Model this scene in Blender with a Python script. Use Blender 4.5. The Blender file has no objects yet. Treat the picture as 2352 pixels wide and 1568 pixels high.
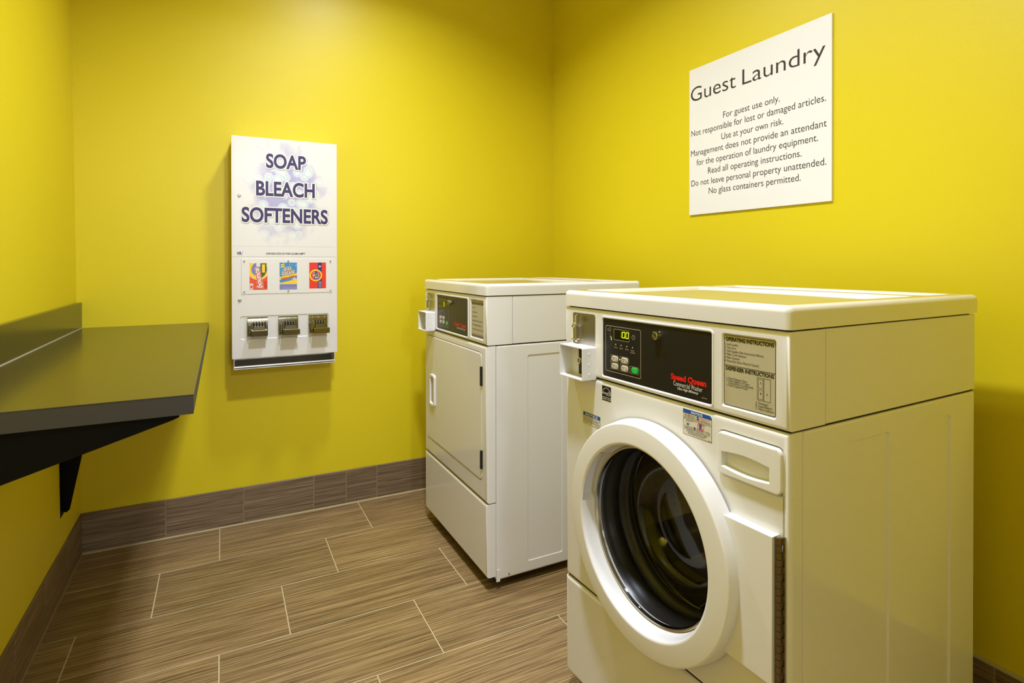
import bpy, bmesh, math, random
from mathutils import Vector, Matrix
from mathutils.geometry import tessellate_polygon
S = bpy.context.scene
COL = S.collection
PI = math.pi

# ------------------------------------------------------------------ camera
cam_d = bpy.data.cameras.new('camera')
cam = bpy.data.objects.new('camera', cam_d); COL.objects.link(cam)
S.camera = cam
RR = Vector((0.88944466, -0.45704113, -0.00126352)); UU = Vector((0.0038162, 0.00466216, 0.99998185)); FF = Vector((0.45702695, 0.88943334, -0.00589089))
m3 = Matrix((RR, UU, -FF)).transposed()
cam.matrix_world = Matrix.Translation((-1.74327, -2.863717, 1.188577)) @ m3.to_4x4()
cam_d.sensor_fit = 'HORIZONTAL'; cam_d.sensor_width = 36.0
cam_d.lens = 1299.04 / 2352 * 36.0
cam_d.shift_x = 0.0; cam_d.shift_y = (610.42 - 784) / 2352
cam_d.clip_start = 0.01

# ------------------------------------------------------------------ world, lamps, exposure
w = bpy.data.worlds.new('world'); S.world = w; w.use_nodes = True
w.node_tree.nodes['Background'].inputs[0].default_value = (0.9, 0.95, 1, 1)
w.node_tree.nodes['Background'].inputs[1].default_value = 0.05
S.view_settings.view_transform = 'Standard'; S.view_settings.look = 'None'
S.view_settings.gamma = 1.0; S.view_settings.use_curve_mapping = False
S.view_settings.exposure = -0.42
CEIL = 2.86
ROOM_END = -5.0
def lamp(name, kind, loc, power, size, color=(1, 1, 1), rot=(0, 0, 0), size_y=None, spread=None):
    d = bpy.data.lights.new(name, kind); d.energy = power; d.color = color
    if kind == 'AREA':
        d.shape = 'RECTANGLE' if size_y else 'DISK'; d.size = size
        if size_y: d.size_y = size_y
        if spread: d.spread = spread
    elif kind == 'SPOT':
        d.shadow_soft_size = size; d.spot_size = spread; d.spot_blend = 0.6
    else:
        d.shadow_soft_size = size
    o = bpy.data.objects.new(name, d); COL.objects.link(o); o.location = loc; o.rotation_euler = rot
    return o
LC = (0.79, 0.84, 1.0)
lamp('downlight_lamp', 'AREA', (-1.20, -0.80, CEIL - 0.01), 27, 0.18, LC, spread=math.radians(140))
lamp('downlight_lamp', 'AREA', (-1.36, -1.90, CEIL - 0.01), 62, 0.18, LC, spread=math.radians(150))
lamp('hall_fill_light', 'AREA', (-1.31, ROOM_END + 0.09, 2.39), 36, 0.26, LC, (PI / 2, 0, 0))  # added fill in the invented hall, for reflections and frontal light
lamp('pane_fill_light', 'AREA', (-1.40, ROOM_END + 0.05, 1.42), 12, 0.32, LC, (PI / 2, 0, 0), 0.55)  # added fill behind the camera, invented for its reflections

# ------------------------------------------------------------------ materials
def lin(r, g, b):
    def f(c):
        c /= 255.0
        return c / 12.92 if c <= 0.04045 else ((c + 0.055) / 1.055) ** 2.4
    return (f(r), f(g), f(b), 1)
def mat(name, col, rough=0.5, metal=0.0, spec=0.5, coat=0.0, emit=None, es=0.0, bump=None):
    m = bpy.data.materials.new(name); m.use_nodes = True
    nt = m.node_tree; p = nt.nodes['Principled BSDF']
    p.inputs['Base Color'].default_value = col
    p.inputs['Roughness'].default_value = rough; p.inputs['Metallic'].default_value = metal
    p.inputs['Specular IOR Level'].default_value = spec
    p.inputs['Coat Weight'].default_value = coat; p.inputs['Coat Roughness'].default_value = 0.05
    if emit:
        p.inputs['Emission Color'].default_value = emit; p.inputs['Emission Strength'].default_value = es
    if bump:
        tc = nt.nodes.new('ShaderNodeTexCoord'); n = nt.nodes.new('ShaderNodeTexNoise')
        n.inputs['Scale'].default_value = bump[0]; n.inputs['Detail'].default_value = 2
        b = nt.nodes.new('ShaderNodeBump'); b.inputs['Strength'].default_value = bump[1]; b.inputs['Distance'].default_value = bump[2]
        nt.links.new(tc.outputs['Object'], n.inputs['Vector']); nt.links.new(n.outputs['Fac'], b.inputs['Height'])
        nt.links.new(b.outputs['Normal'], p.inputs['Normal'])
    return m
M = {}
M['wall'] = mat('yellow_wall_paint', (0.72, 0.585, 0.010, 1), 0.42, spec=0.40, bump=(170, 0.16, 0.001))
M['ceiling'] = mat('white_ceiling_paint', (0.82, 0.82, 0.80, 1), 0.8)
M['white'] = mat('white_enamel', (0.80, 0.79, 0.765, 1), 0.10, spec=0.55, bump=(420, 0.08, 0.0003))
M['lid'] = mat('glossy_lid_enamel', (0.80, 0.79, 0.765, 1), 0.10, spec=0.55, coat=1.0)
M['plastic'] = mat('white_plastic', (0.82, 0.81, 0.79, 1), 0.30)
M['gap'] = mat('dark_gap', (0.02, 0.018, 0.015, 1), 0.9)
M['vend'] = mat('vending_white_powder_coat', (0.76, 0.74, 0.69, 1), 0.28, bump=(260, 0.25, 0.0006))
M['board'] = mat('sign_board_white', (0.84, 0.83, 0.80, 1), 0.35)
M['ink'] = mat('dark_brown_ink', lin(45, 36, 26), 0.6)
M['black'] = mat('black_overlay', (0.012, 0.011, 0.009, 1), 0.35)
M['blackink'] = mat('black_print', (0.012, 0.012, 0.012, 1), 0.5)
M['grey'] = mat('grey_outline_print', lin(170, 160, 140), 0.5)
M['whiteink'] = mat('white_print', (0.75, 0.74, 0.70, 1), 0.5)
M['red'] = mat('red_print', lin(225, 22, 16), 0.5)
M['label'] = mat('beige_label', lin(188, 180, 150), 0.4)
M['green'] = mat('green_button', lin(20, 190, 70), 0.4)
M['button'] = mat('offwhite_button', lin(215, 208, 190), 0.4)
M['olive'] = mat('olive_indicator', lin(135, 125, 75), 0.4)
M['lcd'] = mat('unlit_lcd', (0.012, 0.013, 0.002, 1), 0.2)
M['digit'] = mat('lit_yellow_digits', (0.6, 0.7, 0.02, 1), 0.5, emit=(0.85, 1.0, 0.02, 1), es=1.2)
M['blue'] = mat('blue_print', lin(20, 85, 175), 0.45)
M['chrome'] = mat('chrome', (0.62, 0.60, 0.55, 1), 0.10, 1.0)
M['coin_metal'] = mat('coin_slide_chrome_dark_reflection', (0.22, 0.20, 0.13, 1), 0.14, 1.0)  # chrome whose dark olive reflection is put into the colour
M['steel'] = mat('brushed_steel', (0.50, 0.48, 0.43, 1), 0.35, 1.0)
M['drum'] = mat('drum_stainless', (0.40, 0.385, 0.36, 1), 0.25, 1.0)
M['rubber'] = mat('dark_rubber', (0.035, 0.033, 0.031, 1), 0.3)
M['bronze'] = mat('bronze_hinge_steel', (0.22, 0.17, 0.10, 1), 0.35, 1.0)
M['dark'] = mat('dark_metal', (0.03, 0.028, 0.025, 1), 0.4, 0.6)
M['bracket'] = mat('black_bracket_paint', (0.0025, 0.0022, 0.0022, 1), 0.55, spec=0.12)
M['lamtop'] = mat('dark_brown_laminate', (0.022, 0.017, 0.009, 1), 0.20, spec=0.85)
M['lamedge'] = mat('dark_grey_laminate_edge', (0.038, 0.034, 0.030, 1), 0.5)
M['caulk'] = mat('pale_caulk', (0.45, 0.40, 0.24, 1), 0.6)
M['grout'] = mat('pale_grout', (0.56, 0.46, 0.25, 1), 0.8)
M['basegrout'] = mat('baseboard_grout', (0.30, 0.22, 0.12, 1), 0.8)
M['purple'] = mat('purple_print', lin(44, 28, 88), 0.4)
M['orange'] = mat('orange_print', lin(232, 80, 22), 0.4)
M['yellow'] = mat('yellow_print', lin(250, 205, 25), 0.4)
M['sky'] = mat('sky_blue_print', lin(60, 140, 200), 0.4)
M['navy'] = mat('navy_print', lin(38, 38, 110), 0.4)
M['redcard'] = mat('bright_red_print', lin(228, 48, 20), 0.4)
M['dkgreen'] = mat('olive_green_print', lin(70, 90, 40), 0.4)
M['lilac'] = mat('lilac_print', lin(120, 125, 185), 0.4)
M['added_pane'] = mat('added_glow_pane', (0.9, 0.9, 0.9, 1), 0.3, emit=(0.95, 0.98, 1, 1), es=3.0)  # invented glowing surface, added to be reflected
M['door'] = mat('painted_door', (0.45, 0.42, 0.36, 1), 0.5)

def wood_tile(name, c0, c1, c2, rough, along):
    m = bpy.data.materials.new(name); m.use_nodes = True
    nt = m.node_tree; L = nt.links; p = nt.nodes['Principled BSDF']
    N = nt.nodes.new
    tc = N('ShaderNodeTexCoord'); geo = N('ShaderNodeNewGeometry')
    mul = N('ShaderNodeVectorMath'); mul.operation = 'MULTIPLY'
    mul.inputs[1].default_value = {'x': (3.6, 250, 250), 'y': (250, 3.6, 250)}[along]
    add = N('ShaderNodeVectorMath'); add.operation = 'ADD'
    sc = N('ShaderNodeVectorMath'); sc.operation = 'SCALE'; sc.inputs['Scale'].default_value = 57.0
    comb = N('ShaderNodeCombineXYZ')
    for i in range(3): L.new(geo.outputs['Random Per Island'], comb.inputs[i])
    L.new(comb.outputs[0], sc.inputs[0]); L.new(tc.outputs['Object'], mul.inputs[0])
    L.new(mul.outputs[0], add.inputs[0]); L.new(sc.outputs[0], add.inputs[1])
    n1 = N('ShaderNodeTexNoise'); n1.inputs['Scale'].default_value = 1.0; n1.inputs['Detail'].default_value = 4; n1.inputs['Roughness'].default_value = 0.65
    L.new(add.outputs[0], n1.inputs['Vector'])
    r = N('ShaderNodeValToRGB'); e = r.color_ramp
    e.elements[0].position = 0.34; e.elements[0].color = c0
    e.elements[1].position = 0.66; e.elements[1].color = c2
    k = e.elements.new(0.5); k.color = c1
    L.new(n1.outputs['Fac'], r.inputs[0])
    hsv = N('ShaderNodeHueSaturation')
    mr = N('ShaderNodeMapRange'); mr.inputs['To Min'].default_value = 0.92; mr.inputs['To Max'].default_value = 1.08
    L.new(geo.outputs['Random Per Island'], mr.inputs[0]); L.new(mr.outputs[0], hsv.inputs['Value'])
    L.new(r.outputs[0], hsv.inputs['Color']); L.new(hsv.outputs[0], p.inputs['Base Color'])
    b = N('ShaderNodeBump'); b.inputs['Strength'].default_value = 0.25; b.inputs['Distance'].default_value = 0.001
    L.new(n1.outputs['Fac'], b.inputs['Height']); L.new(b.outputs[0], p.inputs['Normal'])
    p.inputs['Roughness'].default_value = rough
    return m
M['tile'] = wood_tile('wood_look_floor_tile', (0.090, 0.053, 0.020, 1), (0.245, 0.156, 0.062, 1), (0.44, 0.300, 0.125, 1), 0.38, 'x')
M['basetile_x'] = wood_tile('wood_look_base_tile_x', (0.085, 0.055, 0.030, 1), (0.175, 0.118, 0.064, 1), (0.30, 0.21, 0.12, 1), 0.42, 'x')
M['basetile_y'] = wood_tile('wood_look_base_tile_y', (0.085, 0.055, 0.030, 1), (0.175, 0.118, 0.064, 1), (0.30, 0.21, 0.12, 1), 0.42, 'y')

def glass_mat():
    m = bpy.data.materials.new('door_glass'); m.use_nodes = True
    nt = m.node_tree; nt.nodes.clear(); N = nt.nodes.new
    o = N('ShaderNodeOutputMaterial'); mx = N('ShaderNodeMixShader'); fr = N('ShaderNodeFresnel'); ge = N('ShaderNodeNewGeometry'); ir = N('ShaderNodeMapRange'); ir.inputs['To Min'].default_value = 1.45; ir.inputs['To Max'].default_value = 1 / 1.45
    nt.links.new(ge.outputs['Backfacing'], ir.inputs[0]); nt.links.new(ir.outputs[0], fr.inputs[0])   # same reflectance from both faces
    t = N('ShaderNodeBsdfTransparent'); t.inputs[0].default_value = (0.80, 0.80, 0.79, 1)
    g = N('ShaderNodeBsdfGlossy'); g.inputs['Roughness'].default_value = 0.03
    nt.links.new(fr.outputs[0], mx.inputs[0]); nt.links.new(t.outputs[0], mx.inputs[1]); nt.links.new(g.outputs[0], mx.inputs[2])
    nt.links.new(mx.outputs[0], o.inputs[0])
    return m
M['glass'] = glass_mat()

def bubble_mat():
    m = bpy.data.materials.new('printed_bubbles'); m.use_nodes = True
    nt = m.node_tree; L = nt.links; N = nt.nodes.new; p = nt.nodes['Principled BSDF']
    p.inputs['Roughness'].default_value = 0.28
    tc = N('ShaderNodeTexCoord')
    # mask : soft ellipse around the centre of the print, broken up by noise
    mp = N('ShaderNodeMapping'); mp.inputs['Location'].default_value = (-0.225 / 0.18, 0, -0.77 / 0.25); mp.inputs['Scale'].default_value = (1 / 0.18, 0, 1 / 0.25)
    L.new(tc.outputs['Object'], mp.inputs[0])
    ln = N('ShaderNodeVectorMath'); ln.operation = 'LENGTH'; L.new(mp.outputs[0], ln.inputs[0])
    no = N('ShaderNodeTexNoise'); no.inputs['Scale'].default_value = 13; L.new(tc.outputs['Object'], no.inputs['Vector'])
    sb = N('ShaderNodeMath'); sb.operation = 'MULTIPLY_ADD'; sb.inputs[1].default_value = 1.1
    L.new(no.outputs['Fac'], sb.inputs[0]); L.new(ln.outputs['Value'], sb.inputs[2])
    mk = N('ShaderNodeMapRange'); mk.inputs['From Min'].default_value = 1.0; mk.inputs['From Max'].default_value = 1.5; mk.inputs['To Min'].default_value = 1; mk.inputs['To Max'].default_value = 0
    L.new(sb.outputs[0], mk.inputs[0])
    vo = N('ShaderNodeTexVoronoi'); vo.inputs['Scale'].default_value = 24; L.new(tc.outputs['Object'], vo.inputs['Vector'])
    rp = N('ShaderNodeValToRGB'); e = rp.color_ramp
    e.elements[0].position = 0.0; e.elements[0].color = (0.76, 0.76, 0.72, 1)
    e.elements[1].position = 0.62; e.elements[1].color = (0.38, 0.36, 0.58, 1)
    for ps, c in ((0.28, (0.68, 0.74, 0.72, 1)), (0.40, (0.44, 0.58, 0.60, 1)), (0.44, (0.76, 0.78, 0.76, 1)), (0.48, (0.60, 0.60, 0.70, 1))):
        k = e.elements.new(ps); k.color = c
    L.new(vo.outputs['Distance'], rp.inputs[0])
    mx = N('ShaderNodeMix'); mx.data_type = 'RGBA'; mx.inputs['A'].default_value = (0.76, 0.74, 0.69, 1)
    L.new(mk.outputs[0], mx.inputs['Factor']); L.new(rp.outputs[0], mx.inputs['B'])
    L.new(mx.outputs['Result'], p.inputs['Base Color'])
    return m
M['bubbles'] = bubble_mat()

# ------------------------------------------------------------------ mesh helpers
class MB:
    def __init__(s): s.v = []; s.f = []; s.m = []; s.mats = []
    def mi(s, name):
        if name not in s.mats: s.mats.append(name)
        return s.mats.index(name)
    def add(s, vs, fs, name):
        o = len(s.v); k = s.mi(name)
        s.v += [tuple(p) for p in vs]
        for f in fs: s.f.append([i + o for i in f]); s.m.append(k)
    def box(s, x0, x1, y0, y1, z0, z1, name, b=0.0, seg=2):
        bm = bmesh.new()
        r = bmesh.ops.create_cube(bm, size=1.0)
        for v in bm.verts:
            v.co = Vector(((x0 + x1) / 2 + v.co.x * (x1 - x0), (y0 + y1) / 2 + v.co.y * (y1 - y0), (z0 + z1) / 2 + v.co.z * (z1 - z0)))
        if b > 0: bmesh.ops.bevel(bm, geom=bm.edges[:], offset=b, segments=seg, profile=0.5, affect='EDGES')
        s.bm(bm, name)
    def bm(s, bm, name):
        bm.verts.index_update()
        s.add([v.co[:] for v in bm.verts], [[v.index for v in f.verts] for f in bm.faces], name); bm.free()
    def plate(s, outer, holes, y, name, f=None):
        loops = [outer] + list(holes)
        fl = [p for l in loops for p in l]
        tri = tessellate_polygon([[Vector((p[0], p[1], 0)) for p in l] for l in loops])
        s.add([(p[0], y, p[1]) if f is None else f(p[0], p[1]) for p in fl], [list(t) for t in tri], name)
    def bridge(s, l0, y0, l1, y1, name):
        n = len(l0)
        vs = [(p[0], y0, p[1]) for p in l0] + [(p[0], y1, p[1]) for p in l1]
        s.add(vs, [[i, (i + 1) % n, n + (i + 1) % n, n + i] for i in range(n)], name)
    def recess(s, loop, y0, y1, inset, name, floor=None):
        l1 = offs(loop, inset)
        s.bridge(loop, y0, l1, y1, name)
        s.plate(l1, [], y1, floor or name)
    def prism(s, loop, y0, y1, name, b=0.0, side=None):           # front at y0, back at y1
        if b > 0:
            l0 = offs(loop, b); lm = offs(loop, b * 0.3)
            s.plate(l0, [], y0, name); s.bridge(l0, y0, lm, y0 + b * 0.3, side or name); s.bridge(lm, y0 + b * 0.3, loop, y0 + b, side or name)
            s.bridge(loop, y0 + b, loop, y1, side or name)
        else:
            s.plate(loop, [], y0, name); s.bridge(loop, y0, loop, y1, side or name)
    def outline(s, loop, wd, y, name):
        l1 = offs(loop, wd); n = len(loop)
        vs = [(p[0], y, p[1]) for p in loop] + [(p[0], y, p[1]) for p in l1]
        s.add(vs, [[i, (i + 1) % n, n + (i + 1) % n, n + i] for i in range(n)], name)
    def disc(s, u, v, r, y, name, n=20): s.plate(circ(u, v, r, n), [], y, name)
    def lathe(s, prof, cu, cv, name, n=64, mod=None, closed=False):  # prof: (radius, y) ; axis along y
        vs = []; k = len(prof)
        for i in range(n):
            a = 2 * PI * i / n
            for j, (r, y) in enumerate(prof):
                if mod: r, y = mod(a, j, r, y)
                vs.append((cu + r * math.cos(a), y, cv + r * math.sin(a)))
        fs = [[i * k + j, ((i + 1) % n) * k + j, ((i + 1) % n) * k + j + 1, i * k + j + 1] for i in range(n) for j in range(k - 1)]
        s.add(vs, fs, name)
    def tube(s, pts, r, name, n=8):
        vs = []; pts = [Vector(p) for p in pts]
        rad = r if isinstance(r, (list, tuple)) else [r] * len(pts)
        for i, p in enumerate(pts):
            d = (pts[min(i + 1, len(pts) - 1)] - pts[max(i - 1, 0)]).normalized()
            a = d.orthogonal().normalized() if i == 0 else (a0 - d * a0.dot(d)).normalized()
            a0 = a; b = d.cross(a)
            for k in range(n):
                t = 2 * PI * k / n; vs.append(p + (a * math.cos(t) + b * math.sin(t)) * rad[i])
        m = len(pts)
        fs = [[i * n + k, i * n + (k + 1) % n, (i + 1) * n + (k + 1) % n, (i + 1) * n + k] for i in range(m - 1) for k in range(n)]
        fs += [list(range(n))[::-1], [(m - 1) * n + k for k in range(n)]]
        s.add(vs, fs, name)
    def text(s, t, u0, u1, base, cap, y, name, bold=0.0, shear=0.0, rot=None, align='L', ref=None):
        res = 8 if cap > 0.014 else 3
        vs, fs, x0, x1, y0, H, isl = glyphs(t, bold, shear, res)
        if ref is not None: _, _, x0, x1, y0, H, _ = glyphs(t, ref, shear, res)
        k = cap / (H - y0)
        if u1 is None: sx = k
        else: sx = (u1 - u0) / (x1 - x0)
        wd = (x1 - x0) * sx
        st = u0 if align == 'L' or u1 is not None else (u0 - wd if align == 'R' else u0 - wd / 2)
        out = []
        for (a, b), ii in zip(vs, isl):
            u, v = st + (a - x0) * sx, base + (b - y0) * k
            if rot: 
                cu, cv, an = rot; du, dv = u - cu, v - cv
                u, v = cu + du * math.cos(an) - dv * math.sin(an), cv + du * math.sin(an) + dv * math.cos(an)
            out.append((u, y - 0.000012 * (ii % 7), v))
        s.add(out, fs, name)
    def halo(s, t, u0, u1, base, cap, y, name, r, bold=0.0, shear=0.0, rot=None, n=14):   # printed outline of width r round the letters
        for j in range(n):
            a = 2 * PI * j / n; st = len(s.v); du, dv = r * math.cos(a), r * math.sin(a)
            s.text(t, u0, u1, base, cap, y, name, bold, shear, rot)
            for i in range(st, len(s.v)): p = s.v[i]; s.v[i] = (p[0] + du, y - 0.000022 * j - 0.000011 * (round((y - p[1]) / 0.000012) % 2), p[2] + dv)
    def build(s, name, parent=None, smooth=35, off=(0, 0, 0)):
        me = bpy.data.meshes.new(name)
        me.from_pydata([(p[0] + off[0], p[1] + off[1], p[2] + off[2]) for p in s.v], [], s.f)
        for k in s.mats: me.materials.append(M[k])
        me.polygons.foreach_set('material_index', s.m)
        bm = bmesh.new(); bm.from_mesh(me)
        bmesh.ops.remove_doubles(bm, verts=bm.verts, dist=1e-6)
        bmesh.ops.recalc_face_normals(bm, faces=bm.faces)
        bm.to_mesh(me); bm.free()
        if smooth:
            me.polygons.foreach_set('use_smooth', [True] * len(me.polygons))
            me.set_sharp_from_angle(angle=math.radians(smooth))
        me.update()
        o = bpy.data.objects.new(name, me); COL.objects.link(o)
        if smooth:
            wn = o.modifiers.new('weighted_normals', 'WEIGHTED_NORMAL'); wn.mode = 'FACE_AREA'; wn.weight = 50; wn.keep_sharp = True
        if parent: o.parent = parent
        return o
_g = {}
def glyphs(t, bold, shear, res=3):
    key = (t, bold, shear, res)
    if key in _g: return _g[key]
    def mk(tx):
        c = bpy.data.curves.new('t', 'FONT'); c.body = tx; c.size = 1.0; c.resolution_u = res; c.offset = bold; c.shear = shear; c.fill_mode = 'FRONT'
        o = bpy.data.objects.new('t', c); me = bpy.data.meshes.new_from_object(o)
        vs = [(v.co.x, v.co.y) for v in me.vertices]; fs = [list(p.vertices) for p in me.polygons]
        bpy.data.objects.remove(o); bpy.data.curves.remove(c); bpy.data.meshes.remove(me)
        return vs, fs
    vs, fs = mk(t)
    h, _ = mk('H'); H = max(p[1] for p in h)
    par = list(range(len(vs)))                                   # connected islands = single letters
    def fd(i):
        while par[i] != i: par[i] = par[par[i]]; i = par[i]
        return i
    for f in fs:
        for i in f[1:]: par[fd(i)] = fd(f[0])
    ids = {}; isl = [ids.setdefault(fd(i), len(ids)) for i in range(len(vs))]
    r = (vs, fs, min(p[0] for p in vs), max(p[0] for p in vs), min(p[1] for p in h), H, isl)
    _g[key] = r
    return r
def circ(u, v, r, n=24, rv=None):
    return [(u + r * math.cos(2 * PI * i / n), v + (rv or r) * math.sin(2 * PI * i / n)) for i in range(n)]
def rr(u0, u1, v0, v1, r, n=4):
    o = []
    for cu, cv, a in ((u1 - r, v1 - r, 0), (u0 + r, v1 - r, 90), (u0 + r, v0 + r, 180), (u1 - r, v0 + r, 270)):
        for i in range(n + 1):
            t = math.radians(a + 90 * i / n); o.append((cu + r * math.cos(t), cv + r * math.sin(t)))
    return o
def rect(u0, u1, v0, v1): return [(u1, v1), (u0, v1), (u0, v0), (u1, v0)]
def offs(loop, d):                                              # inward offset of a counter-clockwise loop
    n = len(loop); o = []
    for i in range(n):
        p, a, b = Vector(loop[i]), Vector(loop[i - 1]), Vector(loop[(i + 1) % n])
        e0 = (p - a).normalized(); e1 = (b - p).normalized()
        n0 = Vector((-e0.y, e0.x)); n1 = Vector((-e1.y, e1.x))
        q = n0 + n1
        if q.length < 1e-6: q = n0
        q.normalize(); c = max(0.3, q.dot(n0))
        o.append((p.x + q.x * d / c, p.y + q.y * d / c))
    return o
def shell(mb, s0, s1, t0, t1, z0, z1, r, name, holes=(), seg=4, only=None):
    bm = bmesh.new(); bmesh.ops.create_cube(bm, size=1.0)
    for v in bm.verts:
        v.co = Vector(((s0 + s1) / 2 + v.co.x * (s1 - s0), (t0 + t1) / 2 + v.co.y * (t1 - t0), (z0 + z1) / 2 + v.co.z * (z1 - z0)))
    ed = [e for e in bm.edges if all(abs(v.co.y - t0) < 1e-6 for v in e.verts)]
    bmesh.ops.bevel(bm, geom=ed, offset=r, segments=seg, profile=0.5, affect='EDGES')
    fr = max((f for f in bm.faces if abs(f.normal.y) > 0.99 and f.calc_center_median().y < (t0 + t1) / 2), key=lambda f: f.calc_area())
    lp = [(v.co.x, v.co.z) for v in fr.verts]
    ar = sum(lp[i][0] * lp[(i + 1) % len(lp)][1] - lp[(i + 1) % len(lp)][0] * lp[i][1] for i in range(len(lp)))
    if ar < 0: lp = lp[::-1]
    bmesh.ops.delete(bm, geom=[fr], context='FACES_ONLY')
    if holes:                                                   # open the back too so the recesses are free
        bk = max((f for f in bm.faces if abs(f.normal.y) > 0.99), key=lambda f: f.calc_area())
        bmesh.ops.delete(bm, geom=[bk], context='FACES_ONLY')
    mb.bm(bm, name); mb.plate(lp, holes, t0, name)
def tag(o, label, cat, group=None):
    o['label'] = label; o['category'] = cat
    if group: o['group'] = group
    return o
def thing(name, label, cat, loc, rz=0.0, group=None):
    o = bpy.data.objects.new(name, None); COL.objects.link(o); o.empty_display_size = 0.1
    o.location = loc; o.rotation_euler = (0, 0, rz)
    return tag(o, label, cat, group)
def struct(o):
    o['kind'] = 'structure'; return o

# ------------------------------------------------------------------ room
XL = -2.268                                                     # left wall
def wall_slab(name, a, b, nrm, zt, th=0.1):
    m = MB(); (x0, y0), (x1, y1) = a, b
    dx, dy = nrm
    q = [(x0, y0), (x1, y1), (x1 + dx * th, y1 + dy * th), (x0 + dx * th, y0 + dy * th)]
    m.add([(p[0], p[1], 0) for p in q] + [(p[0], p[1], zt) for p in q], [[0, 1, 2, 3], [4, 5, 6, 7], [0, 1, 5, 4], [1, 2, 6, 5], [2, 3, 7, 6], [3, 0, 4, 7]], 'wall')
    return struct(m.build(name, smooth=0))
wall_slab('wall_back', (XL - 0.1, 0), (0, 0), (0, 1), CEIL)
wall_slab('wall_right', (0, ROOM_END), (0, 0), (1, 0), CEIL)
wl = wall_slab('wall_left', (XL, ROOM_END), (XL, 0), (-1, 0), CEIL)
for v in wl.data.vertices:                                      # slightly out of plumb
    v.co.x += 0.010 - 0.011 * v.co.z
wf = wall_slab('wall_far', (XL, ROOM_END), (0, ROOM_END), (0, -1), CEIL); wf.data.materials[0] = M['ceiling']  # end of the invented hall, whitened to brighten edge reflections
PY = -3.18                                                      # partition; its doorway is invented so the bright hall can be reflected
m = MB(); m.box(-1.12, 0.0, PY - 0.1, PY, 0.0, CEIL, 'wall'); m.box(XL - 0.02, -2.12, PY - 0.1, PY, 0.0, CEIL, 'wall'); m.box(-2.12, -1.12, PY - 0.1, PY, 2.20, CEIL, 'wall'); struct(m.build('wall_front', smooth=0))
m = MB(); m.box(XL, XL + 0.03, ROOM_END, PY - 0.1, 0.0, CEIL, 'ceiling'); struct(m.build('added_hall_reflector', smooth=0))  # white slab added so the machine edges reflect white
m = MB(); m.box(-1.10, -0.012, PY, PY + 0.010, 0.004, 0.164, 'basetile_x', 0.0015, 1); struct(m.build('baseboard_front', smooth=0))
m = MB(); m.box(XL - 0.13, 0.1, ROOM_END - 0.1, 0.1, CEIL, CEIL + 0.1, 'ceiling'); struct(m.build('ceiling', smooth=0))
# floor of 12 x 24 inch tiles laid in a one third running bond
m = MB()
m.box(XL - 0.1, 0.1, ROOM_END - 0.1, 0.1, -0.06, -0.0012, 'grout')
T, TL, G = 0.305, 0.61, 0.0018
y = -0.02; k = 0
def floor_tile(x0, x1, y0, y1):
    x0, x1 = max(x0, XL), min(x1, 0.0); y0 = max(y0, ROOM_END)
    if x1 - x0 < 0.01 or y1 - y0 < 0.01: return
    b = 0.0008
    m.add([(x0, y0, -0.0011), (x1, y0, -0.0011), (x1, y1, -0.0011), (x0, y1, -0.0011), (x0 + b, y0 + b, 0), (x1 - b, y0 + b, 0), (x1 - b, y1 - b, 0), (x0 + b, y1 - b, 0)],
          [[4, 5, 6, 7], [0, 1, 5, 4], [1, 2, 6, 5], [2, 3, 7, 6], [3, 0, 4, 7]], 'tile')
while y > ROOM_END:
    x = -1.754 - 0.2033 * (k % 3) - 2 * TL
    while x < 0:
        floor_tile(x + G, x + TL - G, y - T + G, y - G); x += TL
    y -= T; k += 1
floor_o = struct(m.build('floor', smooth=0))
# baseboards : cut pieces of the same tile
HB = 0.164
def baseboard(name, along, joints, matn, at, thick):
    m = MB()
    for a, b in zip(joints[:-1], joints[1:]):
        if along == 'x': m.box(a + 0.0012, b - 0.0012, -thick, -0.0005, 0.004, HB, matn, 0.0015, 1)
        else:
            x0, x1 = sorted((at, at + thick)); m.box(x0, x1, a + 0.0012, b - 0.0012, 0.004, HB, matn, 0.0015, 1)
    a, b = joints[0], joints[-1]
    if along == 'x':
        m.box(a, b, -thick + 0.001, 0.0, 0.0005, HB - 0.001, 'basegrout'); m.box(a, b, -thick - 0.008, -thick + 0.001, -0.0006, 0.0012, 'grout')
    else:
        x0, x1 = sorted((at, at + thick * 0.9)); m.box(x0, x1, a, b, 0.0005, HB - 0.001, 'basegrout')
        x0, x1 = sorted((at + thick * 0.9, at + thick * 1.0 + math.copysign(0.004, thick))); m.box(x0, x1, a, b, -0.0006, 0.0010, 'basegrout')
        if thick < 0: m.box(at - 0.011, at, a, b, HB - 0.001, HB + 0.006, 'caulk', 0.001, 1)
    return struct(m.build(name, smooth=0))
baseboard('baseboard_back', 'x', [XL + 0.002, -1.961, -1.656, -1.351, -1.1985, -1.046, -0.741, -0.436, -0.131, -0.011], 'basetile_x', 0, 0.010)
ys = [ROOM_END] + [-0.245 - 0.305 * i for i in range(15, -1, -1)] + [-0.0105]
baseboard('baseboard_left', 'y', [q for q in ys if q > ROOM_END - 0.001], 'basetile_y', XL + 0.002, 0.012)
ys = [ROOM_END] + [-0.325 - 0.305 * i for i in range(15, -1, -1)] + [-0.0105]
baseboard('baseboard_right', 'y', [q for q in ys if q > ROOM_END - 0.001], 'basetile_y', 0.0, -0.010)
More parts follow.
